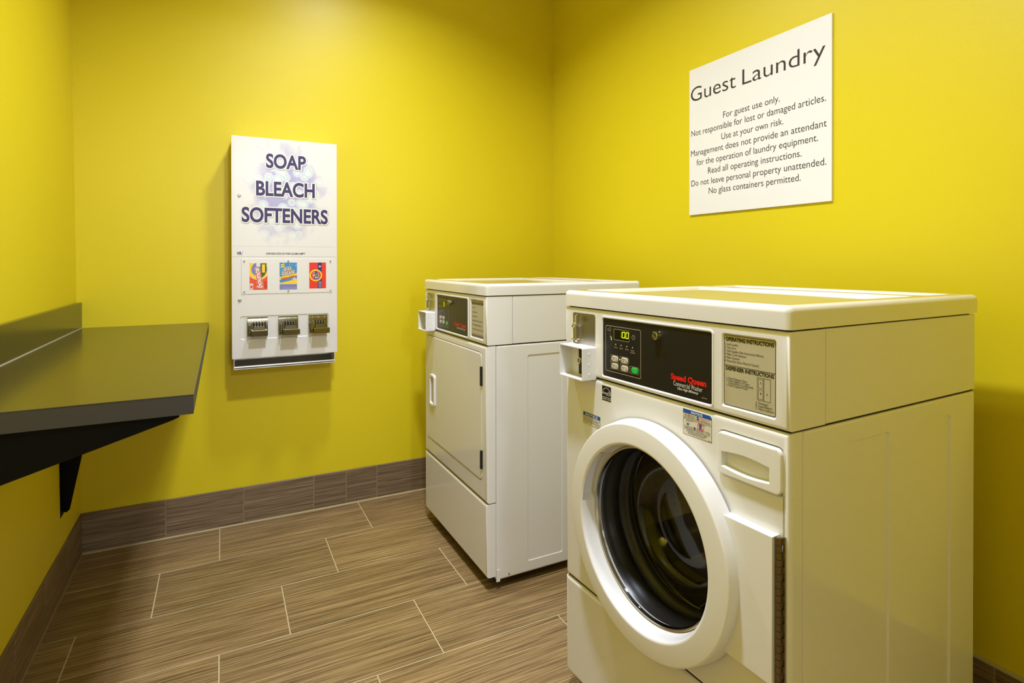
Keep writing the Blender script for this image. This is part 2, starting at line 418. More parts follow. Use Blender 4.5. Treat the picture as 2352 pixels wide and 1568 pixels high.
# added door with a glowing panel and box lamp, invented for their reflections
m = MB(); yd = ROOM_END
m.box(-1.85, -0.95, yd, yd + 0.04, 0.003, 2.05, 'door', 0.003); m.box(-1.92, -1.85, yd, yd + 0.055, 0.003, 2.12, 'white', 0.003); m.box(-0.95, -0.88, yd, yd + 0.055, 0.003, 2.12, 'white', 0.003); m.box(-1.92, -0.88, yd, yd + 0.055, 2.05, 2.12, 'white', 0.003)
dr = struct(m.build('added_door')); m = MB(); m.box(-1.56, -1.24, yd + 0.036, yd + 0.044, 1.12, 1.72, 'added_pane'); m.build('added_pane', dr)

# ------------------------------------------------------------------ wall counter
CT = thing('wall_counter', 'dark laminate counter on black brackets along the left wall', 'counter', (XL, -0.77, 0.26))
def ctb(m, name, **kw):
    o = m.build(name, CT, off=(-XL, 0.77, -0.26), **kw); return o
m = MB(); x1 = -1.7945; y0 = -1.5525
m.box(XL + 0.006, x1, y0, -0.001, 0.8836, 0.9225, 'lamedge'); m.box(XL + 0.006, x1 + 0.0005, y0 - 0.0005, -0.001, 0.9212, 0.9232, 'lamtop', 0.0008, 2); ctb(m, 'countertop')
m = MB(); m.box(XL + 0.0005, -2.2515, y0, -0.001, 0.9234, 1.0275, 'lamtop', 0.0008, 1); ctb(m, 'backsplash')
m = MB(); m.box(-2.2515, -2.2485, y0, -0.002, 0.9232, 0.9252, 'caulk'); ctb(m, 'caulk_line')
def bracket(yb):
    m = MB(); th = 0.006; xw = XL + 0.008
    lp = [(xw, 0.883), (xw, 0.29), (xw + 0.012, 0.283), (xw + 0.022, 0.292), (xw + 0.085, 0.62), (-2.13, 0.772), (-1.835, 0.8645), (-1.822, 0.870), (-1.820, 0.883)]
    f = lambda yy: [(p[0], yy, p[1]) for p in lp]
    n = len(lp)
    m.add(f(yb) + f(yb - th), [list(range(n))[::-1], [n + i for i in range(n)]] + [[i, (i + 1) % n, n + (i + 1) % n, n + i] for i in range(n)], 'bracket')
    m.box(xw - 0.004, xw, yb - 0.028, yb + 0.022, 0.272, 0.883, 'bracket', 0.001, 1)
    m.box(xw, -1.86, yb - 0.028, yb + 0.022, 0.8785, 0.8834, 'bracket', 0.001, 1)
    ctb(m, 'bracket', smooth=0)
bracket(-1.505); bracket(-0.295)

# ------------------------------------------------------------------ wall sign
SG = thing('wall_sign', 'white square notice board lettered Guest Laundry on the right wall', 'sign', (-0.001, -1.1035, 1.3838), -PI / 2)
def sgb(m, name): return m.build(name, SG, off=(0, 0, -1.3838))
SY0 = 1.1035
m = MB(); m.box(0, 0.6185, -0.007, 0.0, 1.3838, 1.9845, 'board', 0.0008, 1); sgb(m, 'board')
m = MB(); Yt = -0.0074
m.text('Guest', 1.1133 - SY0, 1.3430 - SY0, 1.8515, 0.056, Yt, 'ink', -0.006); sgb(m, 'heading_lettering')
m = MB(); m.text('Laundry', 1.3733 - SY0, 1.7004 - SY0, 1.8515, 0.056, Yt, 'ink', -0.006); sgb(m, 'heading_lettering')
m = MB()
for t, a, b, z in (('For guest use only.', 1.2827, 1.5329, 1.7495), ('Not responsible for lost or damaged articles.', 1.1159, 1.7023, 1.7085), ('Use at your own risk.', 1.2742, 1.5468, 1.6670),
                   ('Management does not provide an attendant', 1.1135, 1.7054, 1.6262), ('for the operation of laundry equipment.', 1.1449, 1.6756, 1.5850), ('Read all operating instructions.', 1.2056, 1.6165, 1.5440),
                   ('Do not leave personal property unattended.', 1.116, 1.7042, 1.5028), ('No glass containers permitted.', 1.2102, 1.6134, 1.4630)):
    m.text(t, a - SY0, b - SY0, z, 0.0235, Yt, 'ink', -0.004)
sgb(m, 'notice_lettering')

# ------------------------------------------------------------------ soap vending machine
VZ = 0.7237; VX = -1.7045; VD = -0.135
VM = thing('laundry_supply_vending_machine', 'white wall-mounted dispenser for soap, bleach and softeners on the back wall', 'vending machine', (VX, -0.001, VZ))
def vmb(m, name, parent=None, **kw):
    return m.build(name, parent or VM, off=(-VX, 0, -VZ) if not getattr(m, 'loc', False) else (0, 0, -VZ), **kw)
vx0, vx1 = VX, -1.2612
m = MB()                                                        # sheet metal housing
m.box(vx0 + 0.003, vx1 - 0.003, VD + 0.014, 0.0, 0.7715, 1.739, 'vend', 0.002, 1); vmb(m, 'housing')
m = MB()                                                        # front door with pressed coin panel
coin = rr(-1.6725, -1.3000, 0.853, 0.9555, 0.010)
shell(m, vx0, vx1, VD, VD + 0.0135, 0.7705, 1.7415, 0.003, 'vend', holes=[coin], seg=2)
m.recess(coin, VD, VD + 0.003, 0.003, 'vend')
door = vmb(m, 'front_door')
m = MB(); m.plate(rect(vx0 + 0.012, vx1 - 0.012, 1.262, 1.727), [], VD - 0.0004, 'bubbles')
m.loc = True; m.v = [(p[0] - VX, p[1], p[2]) for p in m.v]
gr = vmb(m, 'bubble_graphic', smooth=0)
yt = VD - 0.0006
def fancy(t, a, b, z, cap):
    m = MB(); m.halo(t, a + 0.0012, b + 0.0012, z - 0.0016, cap, yt, 'grey', 0.0060, 0.03); m.halo(t, a, b, z, cap, yt - 0.0004, 'vend', 0.0057, 0.03)
    m.text(t, a, b, z, cap, yt - 0.0009, 'purple', 0.03)
    vmb(m, 'lettering', smooth=0)
fancy('SOAP', -1.5655, -1.3985, 1.6095, 0.0635)
fancy('BLEACH', -1.6065, -1.3605, 1.4850, 0.0655)
fancy('SOFTENERS', -1.6642, -1.3035, 1.3670, 0.0655)
m = MB(); m.text('COIN SLIDE LOCKS OUT WHEN COLUMN IS EMPTY', -1.5671, -1.4027, 1.2255, 0.0085, yt, 'blackink', 0.02)
vmb(m, 'lettering', smooth=0); m = MB(); m.text('VR', -1.6830, -1.6655, 1.2235, 0.0135, yt, 'purple', 0.03, 0.15); m.text('/', -1.6655, -1.6590, 1.2235, 0.0135, yt, 'lilac', 0.03, 0.2)
vmb(m, 'lettering', smooth=0)
m = MB(); m.box(vx0 + 0.003, vx1 - 0.003, VD - 0.0003, VD + 0.001, 1.2155, 1.2165, 'grey'); vmb(m, 'seam_line', smooth=0)
m = MB(); m.box(-1.6665, -1.2830, VD - 0.0022, VD - 0.0001, 1.0520, 1.2075, 'vend', 0.0012, 2); win = vmb(m, 'display_window')
for u in (-1.6545, -1.4752, -1.2925):
    for z in (1.0635, 1.1965):
        m = MB(); m.lathe([(0.0001, -0.0058), (0.0022, -0.0054), (0.0036, -0.0035), (0.0040, 0.0)], u, z, 'chrome', 14)
        m.v = [(p[0], p[1] + VD - 0.002, p[2]) for p in m.v]; vmb(m, 'screw', win)
for z in (1.4819, 1.0267):
    m = MB(); m.lathe([(0.0001, -0.0030), (0.0042, -0.0030), (0.0044, -0.0050), (0.0062, -0.0042), (0.0072, 0.0)], -1.6727, z, 'steel', 18)
    m.v = [(p[0], p[1] + VD, p[2]) for p in m.v]; m.box(-1.6735, -1.6719, VD - 0.0034, VD - 0.0028, z - 0.003, z + 0.003, 'blackink'); vmb(m, 'lock')
# product picture cards behind the window
yc = VD - 0.0025
def clip_poly(lp, u0, u1, v0, v1):
    def cl(l, ins, cut):
        o = []
        for i in range(len(l)):
            a, b = l[i - 1], l[i]
            if ins(b):
                if not ins(a): o.append(cut(a, b))
                o.append(b)
            elif ins(a): o.append(cut(a, b))
        return o
    def at(ax, c): return lambda a, b: tuple((c if k == ax else a[k] + (b[k] - a[k]) * (c - a[ax]) / (b[ax] - a[ax])) for k in range(2))
    for ax, c, sg in ((0, u0, 1), (0, u1, -1), (1, v0, 1), (1, v1, -1)):
        lp = cl(lp, (lambda p, ax=ax, c=c, sg=sg: sg * (p[ax] - c) >= -1e-9), at(ax, c))
        if len(lp) < 3: return []
    return lp
def cplate(m, lp, bx, y, name):
    l = clip_poly(lp, *bx)
    if len(l) > 2: m.plate(l, [], y, name)
m = MB(); bx = (-1.6338, -1.5620, 1.0700, 1.1870); a, b, c, d = bx           # dryer sheets, lettering reads upwards
m.plate(rect(*bx), [], yc, 'orange'); ct = (-1.598, 1.158)
cplate(m, circ(ct[0], ct[1], 0.044, 40), bx, yc - 0.0001, 'whiteink'); cplate(m, circ(ct[0], ct[1], 0.042, 40), bx, yc - 0.0002, 'yellow')
cplate(m, circ(ct[0] + 0.003, ct[1] + 0.002, 0.032, 40), bx, yc - 0.0003, 'lilac'); cplate(m, [(-1.590, 1.190), (-1.590, 1.13), (-1.585, 1.122), (-1.572, 1.135), (-1.566, 1.155), (-1.566, 1.190)][::-1], bx, yc - 0.0004, 'dkgreen')
cplate(m, rect(-1.584, -1.572, 1.146, 1.182), bx, yc - 0.0005, 'yellow'); cplate(m, rect(-1.6065, -1.591, 1.172, 1.19), bx, yc - 0.0004, 'whiteink')
cplate(m, [(a, d - 0.004), (a, d), (a + 0.004, d)], bx, yc - 0.0005, 'orange'); cplate(m, rect(a, a + 0.015, 1.070, 1.073), bx, yc - 0.0004, 'vend')
cplate(m, rr(a + 0.001, a + 0.014, 1.074, 1.098, 0.003), bx, yc - 0.0004, 'whiteink'); cplate(m, rect(a + 0.003, a + 0.012, 1.077, 1.090), bx, yc - 0.0005, 'orange')
st = len(m.v)
m.halo('bounce', 0, 0.088, 0, 0.0215, yc - 0.0007, 'whiteink', 0.0042, 0.02, 0.1, n=10); m.halo('bounce', 0, 0.088, 0, 0.0215, yc - 0.0010, 'redcard', 0.0032, 0.02, 0.1, n=10); m.text('bounce', 0, 0.088, 0, 0.0215, yc - 0.0013, 'whiteink', 0.035, 0.1)
for i in range(st, len(m.v)): u, yy, v = m.v[i]; m.v[i] = (-1.5890 - v - 0.17 * (u - 0.044), yy, 1.0785 + u)
for i in range(3): m.text('DRYER SHEETS', 0, 0.03, 0, 0.0022, yc - 0.0006, 'blackink')
for k, i in enumerate(range(len(m.v) - 3 * len(glyphs('DRYER SHEETS', 0.0, 0.0)[0]), len(m.v))):
    u, yy, v = m.v[i]; q = k // len(glyphs('DRYER SHEETS', 0.0, 0.0)[0]); m.v[i] = (-1.5650 - v - 0.0032 * q, yy, 1.078 + u)
pc = vmb(m, 'product_card', smooth=0); pc['label'] = 'orange and yellow picture card of dryer sheets'
m = MB(); bx = (-1.5117, -1.4388, 1.0690, 1.1900); a, b, c, d = bx            # stain remover
m.plate(rect(*bx), [], yc, 'sky'); random.seed(3)
for i in range(46):
    u, v = random.uniform(a, b), random.uniform(1.094, d); cplate(m, circ(u, v, random.uniform(0.0008, 0.0018), 8), bx, yc - 0.0001, 'whiteink')
cplate(m, [(a, c), (b, c), (b, c + 0.024), (a, c + 0.024)], bx, yc - 0.0002, 'lilac')
cplate(m, [(a, 1.093), (b, 1.0925), (b, 1.115), (a, 1.098)], bx, yc - 0.0003, 'yellow'); cplate(m, [(a, 1.113), (b, 1.132), (b, 1.1415), (a, 1.1250)], bx, yc - 0.0003, 'yellow'); cplate(m, [(a + 0.008, 1.112), (b - 0.008, 1.1255), (b - 0.008, 1.1305), (a + 0.008, 1.1180)], bx, yc - 0.0004, 'orange')
for t, u0, u1, z in (('OXI', -1.4905, -1.4615, 1.1530), ('CLEAN', -1.5020, -1.4500, 1.1355)):
    rt = (-1.4755, 1.14, math.radians(9))
    m.halo(t, u0, u1, z, 0.0150, yc - 0.0006, 'yellow', 0.0032, 0.02, 0.15, rt, 10); m.halo(t, u0, u1, z, 0.0150, yc - 0.0009, 'navy', 0.0016, 0.02, 0.15, rt, 10); m.text(t, u0, u1, z, 0.0150, yc - 0.0012, 'whiteink', 0.03, 0.15, rt)
m.text('VERSATILE   POWERFUL', -1.5090, -1.4420, 1.1235, 0.0030, yc - 0.0006, 'blackink', 0.01, 0.2, rot=(-1.4755, 1.125, math.radians(11)))
m.plate(circ(-1.4500, 1.1165, 0.0075, 20, 0.0045), [], yc - 0.0006, 'whiteink'); m.text('STAIN', -1.4550, -1.4450, 1.1155, 0.0028, yc - 0.0007, 'blackink', 0.02); 
for z in (1.0775, 1.0725): m.text('water stains remover', a + 0.012, b - 0.003, z, 0.0022, yc - 0.0005, 'whiteink')
for i, z in enumerate((1.176, 1.167)): cplate(m, [(a + 0.005, z), (a + 0.020, z + 0.003), (a + 0.020, z + 0.009), (a + 0.005, z + 0.006)], bx, yc - 0.0004, 'yellow')
pc = vmb(m, 'product_card', smooth=0); pc['label'] = 'blue and yellow picture card of stain remover'
m = MB(); bx = (-1.3858, -1.3122, 1.0710, 1.1900); a, b, c, d = bx            # detergent
m.plate(rect(*bx), [], yc, 'redcard'); m.plate(rect(-1.3480, -1.3310, c, d), [], yc - 0.0001, 'navy')
for r, nm, e in ((0.0275, 'yellow', 2), (0.0220, 'redcard', 3), (0.0170, 'orange', 4), (0.0125, 'yellow', 5)): m.plate(circ(-1.3570, 1.1310, r, 36), [], yc - 0.0001 * e, nm)
st = len(m.v)
m.halo('Tide', 0, 0.041, 0, 0.0225, yc - 0.0007, 'whiteink', 0.0013, 0.02, 0.22, n=10); m.text('Tide', 0, 0.041, 0, 0.0225, yc - 0.0010, 'navy', 0.035, 0.22)
for i in range(st, len(m.v)): u, yy, v = m.v[i]; m.v[i] = (-1.3460 - v + 0.12 * (0.02 - u), yy, 1.1105 + u)
m.disc(-1.3395, 1.172, 0.0045, yc - 0.0003, 'whiteink', 16); m.disc(-1.3395, 1.174, 0.0018, yc - 0.0004, 'navy', 10)
for i in range(3):
    m.text('LAUNDRY DETERGENT', 0, 0.030, 0, 0.0026, yc - 0.0004, 'whiteink', 0.01); n = len(glyphs('LAUNDRY DETERGENT', 0.01, 0.0)[0])
    for j in range(len(m.v) - n, len(m.v)): u, yy, v = m.v[j]; m.v[j] = (-1.3420 - v + 0.0045 * i, yy, 1.074 + u)
pc = vmb(m, 'product_card', smooth=0); pc['label'] = 'red picture card of laundry detergent with yellow rings'
# chrome coin slides
for u0 in (-1.6432, -1.5168, -1.3892):
    ext = 0.0 if u0 < -1.6 else 0.012
    u1 = u0 + 0.0815; y0 = VD + 0.003
    m = MB(); zb, zt = 0.8690, 0.9500
    # wedge shaped mounting block
    pf = [(y0, zt), (y0 - 0.012, zt - 0.002), (y0 - 0.016, zt - 0.014), (y0 - 0.016, zb + 0.016), (y0 - 0.022, zb + 0.010), (y0 - 0.022, zb), (y0, zb)]
    n = len(pf)
    m.add([(u0, p[0], p[1]) for p in pf] + [(u1, p[0], p[1]) for p in pf], [list(range(n)), [n + i for i in range(n)][::-1]] + [[i, (i + 1) % n, n + (i + 1) % n, n + i] for i in range(n)], 'coin_metal')
    for k, t in enumerate(('1', '2', '4')): m.text(t, u0 + 0.014 + 0.026 * k, None, zt - 0.012, 0.0065, y0 - 0.0163, 'whiteink', 0.02)
    cs = vmb(m, 'coin_slide', smooth=25)
    m = MB()                                                    # slide tray with upright coin holders
    m.box(u0 + 0.014, u1 - 0.004, y0 - 0.050 - ext, y0 - 0.010, zb + 0.020, zb + 0.026, 'coin_metal', 0.001, 1)
    m.box(u0 + 0.012, u1 - 0.003 + ext * 0.4, y0 - 0.056 - ext, y0 - 0.050 - ext, zb + 0.002, zb + 0.026, 'coin_metal', 0.0015, 1)
    zf = zb + 0.026
    yf = y0 - 0.052 - ext
    m.add([(u0 + 0.020, yf, zf), (u1 - 0.012, yf, zf), (u1 - 0.016, yf + 0.007, zf + 0.018), (u0 + 0.024, yf + 0.007, zf + 0.018), (u0 + 0.020, yf + 0.003, zf), (u1 - 0.012, yf + 0.003, zf), (u1 - 0.016, yf + 0.010, zf + 0.018), (u0 + 0.024, yf + 0.010, zf + 0.018)],
          [[0, 1, 2, 3], [4, 5, 6, 7], [0, 1, 5, 4], [1, 2, 6, 5], [2, 3, 7, 6], [3, 0, 4, 7]], 'coin_metal')
    m.box(u0 + 0.006, u0 + 0.010, y0 - 0.046 - ext, y0 - 0.014, zb + 0.014, zb + 0.050, 'chrome', 0.001, 1)
    for k in range(5): m.box(u0 + 0.016 + 0.0115 * k, u0 + 0.0205 + 0.0115 * k, y0 - 0.034 - ext, y0 - 0.014, zb + 0.026, zb + 0.058, 'chrome', 0.0008, 1)
    vmb(m, 'slide_tray', cs, smooth=25)
    m = MB()
    for k in range(5): m.box(u0 + 0.0210 + 0.0115 * k, u0 + 0.0270 + 0.0115 * k, y0 - 0.0166, y0 - 0.0159, zb + 0.028, zb + 0.060, 'blackink')
    vmb(m, 'coin_slot', cs, smooth=0)
# delivery trough under the door
m = MB(); a, b = -1.6970, -1.2732
pf = [(0.0, 0.7712), (0.0, 0.742), (-0.085, 0.7275), (-0.128, 0.7275), (-0.1345, 0.7325), (-0.1330, 0.7375), (-0.1265, 0.7365), (-0.124, 0.7330), (-0.090, 0.7325), (-0.004, 0.7470), (-0.004, 0.7712)]
n = len(pf)
m.add([(a, p[0], p[1]) for p in pf] + [(b, p[0], p[1]) for p in pf], [[i, (i + 1) % n, n + (i + 1) % n, n + i] for i in range(n)], 'steel')
for x0, x1 in ((a, a + 0.002), (b - 0.002, b)):
    lp = [(0.0, 0.7712), (0.0, 0.7245), (-0.1345, 0.7245), (-0.1345, 0.7712)]
    m.add([(x0, p[0], p[1]) for p in lp] + [(x1, p[0], p[1]) for p in lp], [[0, 1, 2, 3], [4, 5, 6, 7], [0, 1, 5, 4], [1, 2, 6, 5], [2, 3, 7, 6], [3, 0, 4, 7]], 'vend')
m.box(a, b, -0.134, -0.002, 0.7237, 0.7272, 'vend', 0.001, 1)
vmb(m, 'delivery_trough', smooth=50)

# ------------------------------------------------------------------ laundry machines
W = 0.683
def label_lines(m, rows, y, col='blackink'):
    for t, u0, u1, z, cap, bold in rows: m.text(t, u0, u1, z, cap, y, col, bold)
def seven(m, u0, u1, z0, z1, segs, y):
    w = (u1 - u0); t = w * 0.17; g = t * 0.15; zm = (z0 + z1) / 2; sl = 0.10
    R = {'a': (u0 + t, u1 - t, z1 - t, z1), 'd': (u0 + t, u1 - t, z0, z0 + t), 'g': (u0 + t, u1 - t, zm - t / 2, zm + t / 2), 'f': (u0, u0 + t, zm + g, z1 - g), 'e': (u0, u0 + t, z0 + g, zm - g), 'b': (u1 - t, u1, zm + g, z1 - g), 'c': (u1 - t, u1, z0 + g, zm - g)}
    for c in segs:
        a, b, p, q = R[c]; m.plate([(b + sl * (q - z0), q), (a + sl * (q - z0), q), (a + sl * (p - z0), p), (b + sl * (p - z0), p)], [], y, 'digit')
def emboss(loop): return loop
def side_panel(P, right):
    m = MB(); t0, t1, z0, z1 = 0.0375, 0.690, 0.0355, 0.887
    loops = [rr(0.168, 0.3215, 0.0755, 0.8455, 0.008, 3), rr(0.4247, 0.5750, 0.0755, 0.8455, 0.008, 3)]
    outer = rr(t0, t1, z0, z1, 0.007, 3)
    # modelled in (depth, z) with outward = -y, then turned onto the side
    bm_in = 0.005
    l1 = offs(outer, 0.0055); lm = offs(outer, 0.0016)
    m.bridge(outer, 0.0055, lm, 0.0016, 'white'); m.bridge(lm, 0.0016, l1, 0.0, 'white'); m.plate(l1, loops, 0.0, 'white')
    for l in loops: m.recess(l, 0.0, 0.0032, 0.0018, 'white')
    m.bridge(outer, 0.0055, outer, 0.013, 'white')
    if right: m.v = [(W - p[1], p[0], p[2]) for p in m.v]
    else: m.v = [(p[1], p[0], p[2]) for p in m.v]
    sp = m.build('side_panel', P)
    m = MB()                                                    # stepped bottom rail with a fixing screw
    x0, x1 = (W - 0.004, W + 0.0012) if right else (-0.0012, 0.004)
    m.box(x0, x1, 0.0385, 0.0530, 0.030, 0.075, 'white', 0.001, 1); m.build('rail_foot', sp)
    xs = W if right else 0.0; dx = 1 if right else -1
    m = MB(); m.lathe([(0.0001, -0.003), (0.003, -0.0025), (0.0042, 0.0)], 0.089, 0.049, 'chrome', 12); m.v = [(xs - dx * p[1], p[0], p[2]) for p in m.v]; m.build('screw', sp)
def machine(kind):
    wash = kind == 'washer'
    if wash: P = thing('washing_machine', 'white front-loading coin washer with round glass door, nearest the camera', 'washing machine', (-0.8612 - 0.683 * math.sin(0.0387), -2.2078 + 0.683 * math.cos(0.0387), 0), -PI / 2 + 0.0387)
    else: P = thing('clothes_dryer', 'white coin dryer with square door standing in the far corner behind the washer', 'dryer', (-0.8991 - 0.683 * math.sin(0.0029), -1.0205 + 0.683 * math.cos(0.0029), 0), -PI / 2 + 0.0029)
    # --- inner chassis, near-black to put the shade of the seams into colour
    m = MB(); c0 = 0.50 if wash else 0.045
    m.box(0.014, W - 0.014, c0, 0.686, 0.04, 1.060, 'gap'); m.box(0.012, W - 0.012, 0.04, 0.14 if False else 0.075, 1.055, 1.070, 'gap'); m.box(0.012, W - 0.012, 0.008, 0.69, 1.060, 1.0705, 'gap')
    m.box(0.004, W - 0.004, 0.008, 0.688, 0.8865, 0.8915, 'gap'); m.box(0.006, W - 0.006, 0.008, 0.04, 0.312, 0.325, 'gap')
    m.build('chassis', P, smooth=0)
    for a in (0.10, W - 0.10):
        for b in (0.13, 0.60):
            m = MB(); m.tube([(a, b, 0.0), (a, b, 0.012), (a, b, 0.0121), (a, b, 0.05)], [0.020, 0.018, 0.008, 0.008], 'dark', 14); m.build('foot', P)
    side_panel(P, True); side_panel(P, False)
    m = MB(); m.box(0.012, W - 0.012, 0.688, 0.692, 0.035, 1.066, 'steel'); m.build('back_panel', P, smooth=0)
    for s0, s1 in ((0.0, 0.012), (W - 0.012, W)):
        m = MB(); m.box(s0, s1, 0.1055, 0.690, 0.8905, 1.0665, 'white', 0.0025, 2); m.build('upper_side_panel', P)
    # --- lid with a pressed centre
    m = MB(); bm = bmesh.new(); bmesh.ops.create_cube(bm, size=1.0)
    A = (-0.003, W + 0.003, -0.003, 0.704, 1.0695, 1.1125)
    for v in bm.verts: v.co = Vector((A[0] if v.co.x < 0 else A[1], A[2] if v.co.y < 0 else A[3], A[4] if v.co.z < 0 else A[5]))
    bmesh.ops.bevel(bm, geom=[e for e in bm.edges if max(v.co.z for v in e.verts) > 1.1], offset=0.013, segments=5, profile=0.5, affect='EDGES')
    top = max((f for f in bm.faces if f.normal.z > 0.99), key=lambda f: f.calc_area())
    lp = [(v.co.x, v.co.y) for v in top.verts]; zt = A[5]
    if sum(lp[i - 1][0] * lp[i][1] - lp[i][0] * lp[i - 1][1] for i in range(len(lp))) < 0: lp = lp[::-1]
    bmesh.ops.delete(bm, geom=[top], context='FACES_ONLY'); m.bm(bm, 'lid')
    pans = [rr(0.034, W - 0.034, 0.034, 0.500, 0.022, 5), rr(0.034, W - 0.034, 0.530, 0.668, 0.022, 5)]
    m.plate(lp, pans, 0, 'lid', lambda u, v: (u, v, zt))
    for pn in pans:
        n = len(pn); q0, q1, q2 = pn, offs(pn, 0.004), offs(pn, 0.012)
        for (qa, za), (qb, zb_) in (((q0, zt), (q1, zt - 0.0012)), ((q1, zt - 0.0012), (q2, zt - 0.0060))):
            m.add([(p[0], p[1], za) for p in qa] + [(p[0], p[1], zb_) for p in qb], [[i, (i + 1) % n, n + (i + 1) % n, n + i] for i in range(n)], 'lid')
        m.plate(q2, [], 0, 'lid', lambda u, v: (u, v, zt - 0.0060))
    m.build('lid', P, smooth=40)
    # --- lower front panel
    m = MB(); shell(m, 0.0, W, 0.0, 0.036, 0.052, 0.3165, 0.010, 'white'); m.build('lower_panel', P)
    m = MB(); m.box(0.02, W - 0.02, 0.03, 0.05, 0.02, 0.06, 'dark'); m.build('kick_strip', P, smooth=0)
    # --- front panel
    m = MB(); CU, CV = 0.3415, 0.572
    if wash:
        hole = circ(CU, CV, 0.205, 72); drw = rr(0.5265, 0.6745, 0.7695, 0.8610, 0.014, 4)
        shell(m, 0.0, W, 0.0, 0.036, 0.3205, 0.887, 0.012, 'white', holes=[hole, drw])
        m.bridge(hole, 0.0, hole, 0.03, 'white'); m.recess(drw, 0.0, 0.007, 0.004, 'white')
    else:
        dl = rr(0.0285, 0.6445, 0.389, 0.8605, 0.022, 5)
        shell(m, 0.0, W, 0.0, 0.036, 0.3205, 0.887, 0.012, 'white', holes=[dl]); m.recess(dl, 0.0, 0.008, 0.001, 'white', 'gap')
    m.build('front_panel', P)
    # --- control panel
    fr = rr(0.1640, 0.5145, 0.9000, 1.0500, 0.006, 3); lb = rr(0.5370, 0.6570, 0.9060, 1.0505, 0.005, 3); cp = rr(0.0335, 0.1350, 0.9000, 1.0530, 0.008, 4)
    m = MB(); shell(m, 0.0, W, 0.0, 0.104, 0.8905, 1.0660, 0.007, 'white', holes=[fr, lb, cp], seg=3)
    m.recess(lb, 0.0, 0.0035, 0.0025, 'white', 'label'); m.recess(cp, 0.0, 0.0015, 0.0005, 'white', 'steel')
    o1 = offs(fr, -0.004); o2 = offs(fr, 0.0010); o3 = offs(fr, 0.0022)
    m.bridge(o1, 0.0, offs(fr, -0.0025), -0.0022, 'white'); m.bridge(offs(fr, -0.0025), -0.0022, fr, -0.0022, 'white'); m.bridge(fr, -0.0022, o3, 0.0006, 'white'); m.bridge(fr, -0.0022, fr, 0.0, 'white')
    C = m.build('control_panel', P)
    m = MB(); y = -0.0001
    m.plate(offs(fr, 0.0022), [], y + 0.0006, 'black'); y = 0.0002
    m.outline(rr(0.1765, 0.3060 if wash else 0.3035, 0.9165, 1.0310, 0.005, 3), 0.0014, y, 'grey')
    u1 = 0.2655
    m.outline(rr(0.2085, u1, 0.9975, 1.0245, 0.003, 3), 0.0010, y - 0.0001, 'grey'); 
    if wash:
        cw = [('Speed Queen', 0.4010, 0.4985, 0.9345, 0.0135, 'red', 0.042, 0), ('Commercial Washer', 0.4085, 0.4885, 0.9225, 0.0098, 'whiteink', -0.005, 0), ('Ultra High Efficiency', 0.4200, 0.4780, 0.9155, 0.0052, 'whiteink', 0.015, 0.25), ('801N08', 0.4870, 0.5000, 0.9100, 0.0028, 'grey', 0, 0)]
    else:
        cw = [('Speed Queen', 0.3700, 0.4950, 0.9350, 0.0140, 'red', 0.042, 0), ('Commercial Dryer', 0.3960, 0.4870, 0.9230, 0.0095, 'whiteink', -0.005, 0)]
    for t, a, b, z, cap, mt, bo, sh in cw: m.text(t, a, b, z, cap, y - 0.0001, mt, bo, sh)
    m.plate(circ(0.280, 1.0107, 0.0056, 24), [circ(0.280, 1.0107, 0.0046, 24)], y, 'grey'); m.box(0.2797, 0.2803, y - 0.0001, y, 1.0107, 1.0140, 'grey'); m.box(0.280, 0.283, y - 0.0001, y, 1.0104, 1.0110, 'grey'); m.disc(0.280, 1.0107, 0.0008, y - 0.0001, 'grey', 8)
    # coin and hand pictograms, slash between
    m.plate(circ(0.1865, 1.0200, 0.0030, 12), [circ(0.1865, 1.0200, 0.0022, 12)], y, 'grey'); m.plate(circ(0.1940, 1.0215, 0.0040, 12, 0.0055), [circ(0.1940, 1.0215, 0.0031, 12, 0.0046)], y, 'grey')
    m.plate([(0.1925, 1.0110), (0.1915, 1.0110), (0.1960, 1.0055), (0.1970, 1.0055)], [], y, 'grey'); m.plate(rr(0.1935, 0.2000, 1.0015, 1.0045, 0.001, 2), [], y, 'grey'); m.plate(rr(0.1970, 0.2010, 0.9945, 1.0030, 0.0015, 2), [], y, 'button')
    for u, t in ((0.2157, 'WASH'), (0.2360, 'RINSE'), (0.2567, 'SPIN'), (0.2771, 'DOOR')) if wash else ((0.222, 'DRY'), (0.248, 'COOL')):
        m.text(t, u - 0.0060, u + 0.0060, 0.9775, 0.0030, y, 'grey', 0.01)
    if wash: m.text('LOCKED', 0.2690, 0.2855, 0.9725, 0.0030, y, 'grey', 0.01)
    bt = [(0.2123, 0.9507, 'NORMAL', 'HOT'), (0.2485, 0.9513, 'PERM', 'PRESS'), (0.2123, 0.9325, 'NORMAL', 'WARM'), (0.2485, 0.9322, 'DELICATE', 'COLD')]
    if not wash: bt = [(0.2080, 0.9525, 'HIGH', ''), (0.2430, 0.9525, 'MED', ''), (0.2080, 0.9345, 'LOW', ''), (0.2430, 0.9345, 'NO HEAT', '')]
    for u, v, *_ in bt + [(0.2840, 0.9330)]:
        lp = [(u + 0.0155, v + 0.0060), (u + 0.0125, v + 0.0088), (u - 0.0150, v + 0.0088), (u - 0.0170, v + 0.0070), (u - 0.0150, v + 0.0035), (u - 0.0165, v), (u - 0.0150, v - 0.0035), (u - 0.0170, v - 0.0070), (u - 0.0150, v - 0.0088), (u + 0.0125, v - 0.0088), (u + 0.0155, v - 0.0060)]
        m.outline(lp, 0.0008, y, 'grey')
        m.disc(u - 0.0172, v, 0.0016, y - 0.0001, 'digit' if wash and (abs(u - 0.2485) < 0.001 and v > 0.94) else 'gap', 10)
    m.build('control_overlay', C, smooth=0)
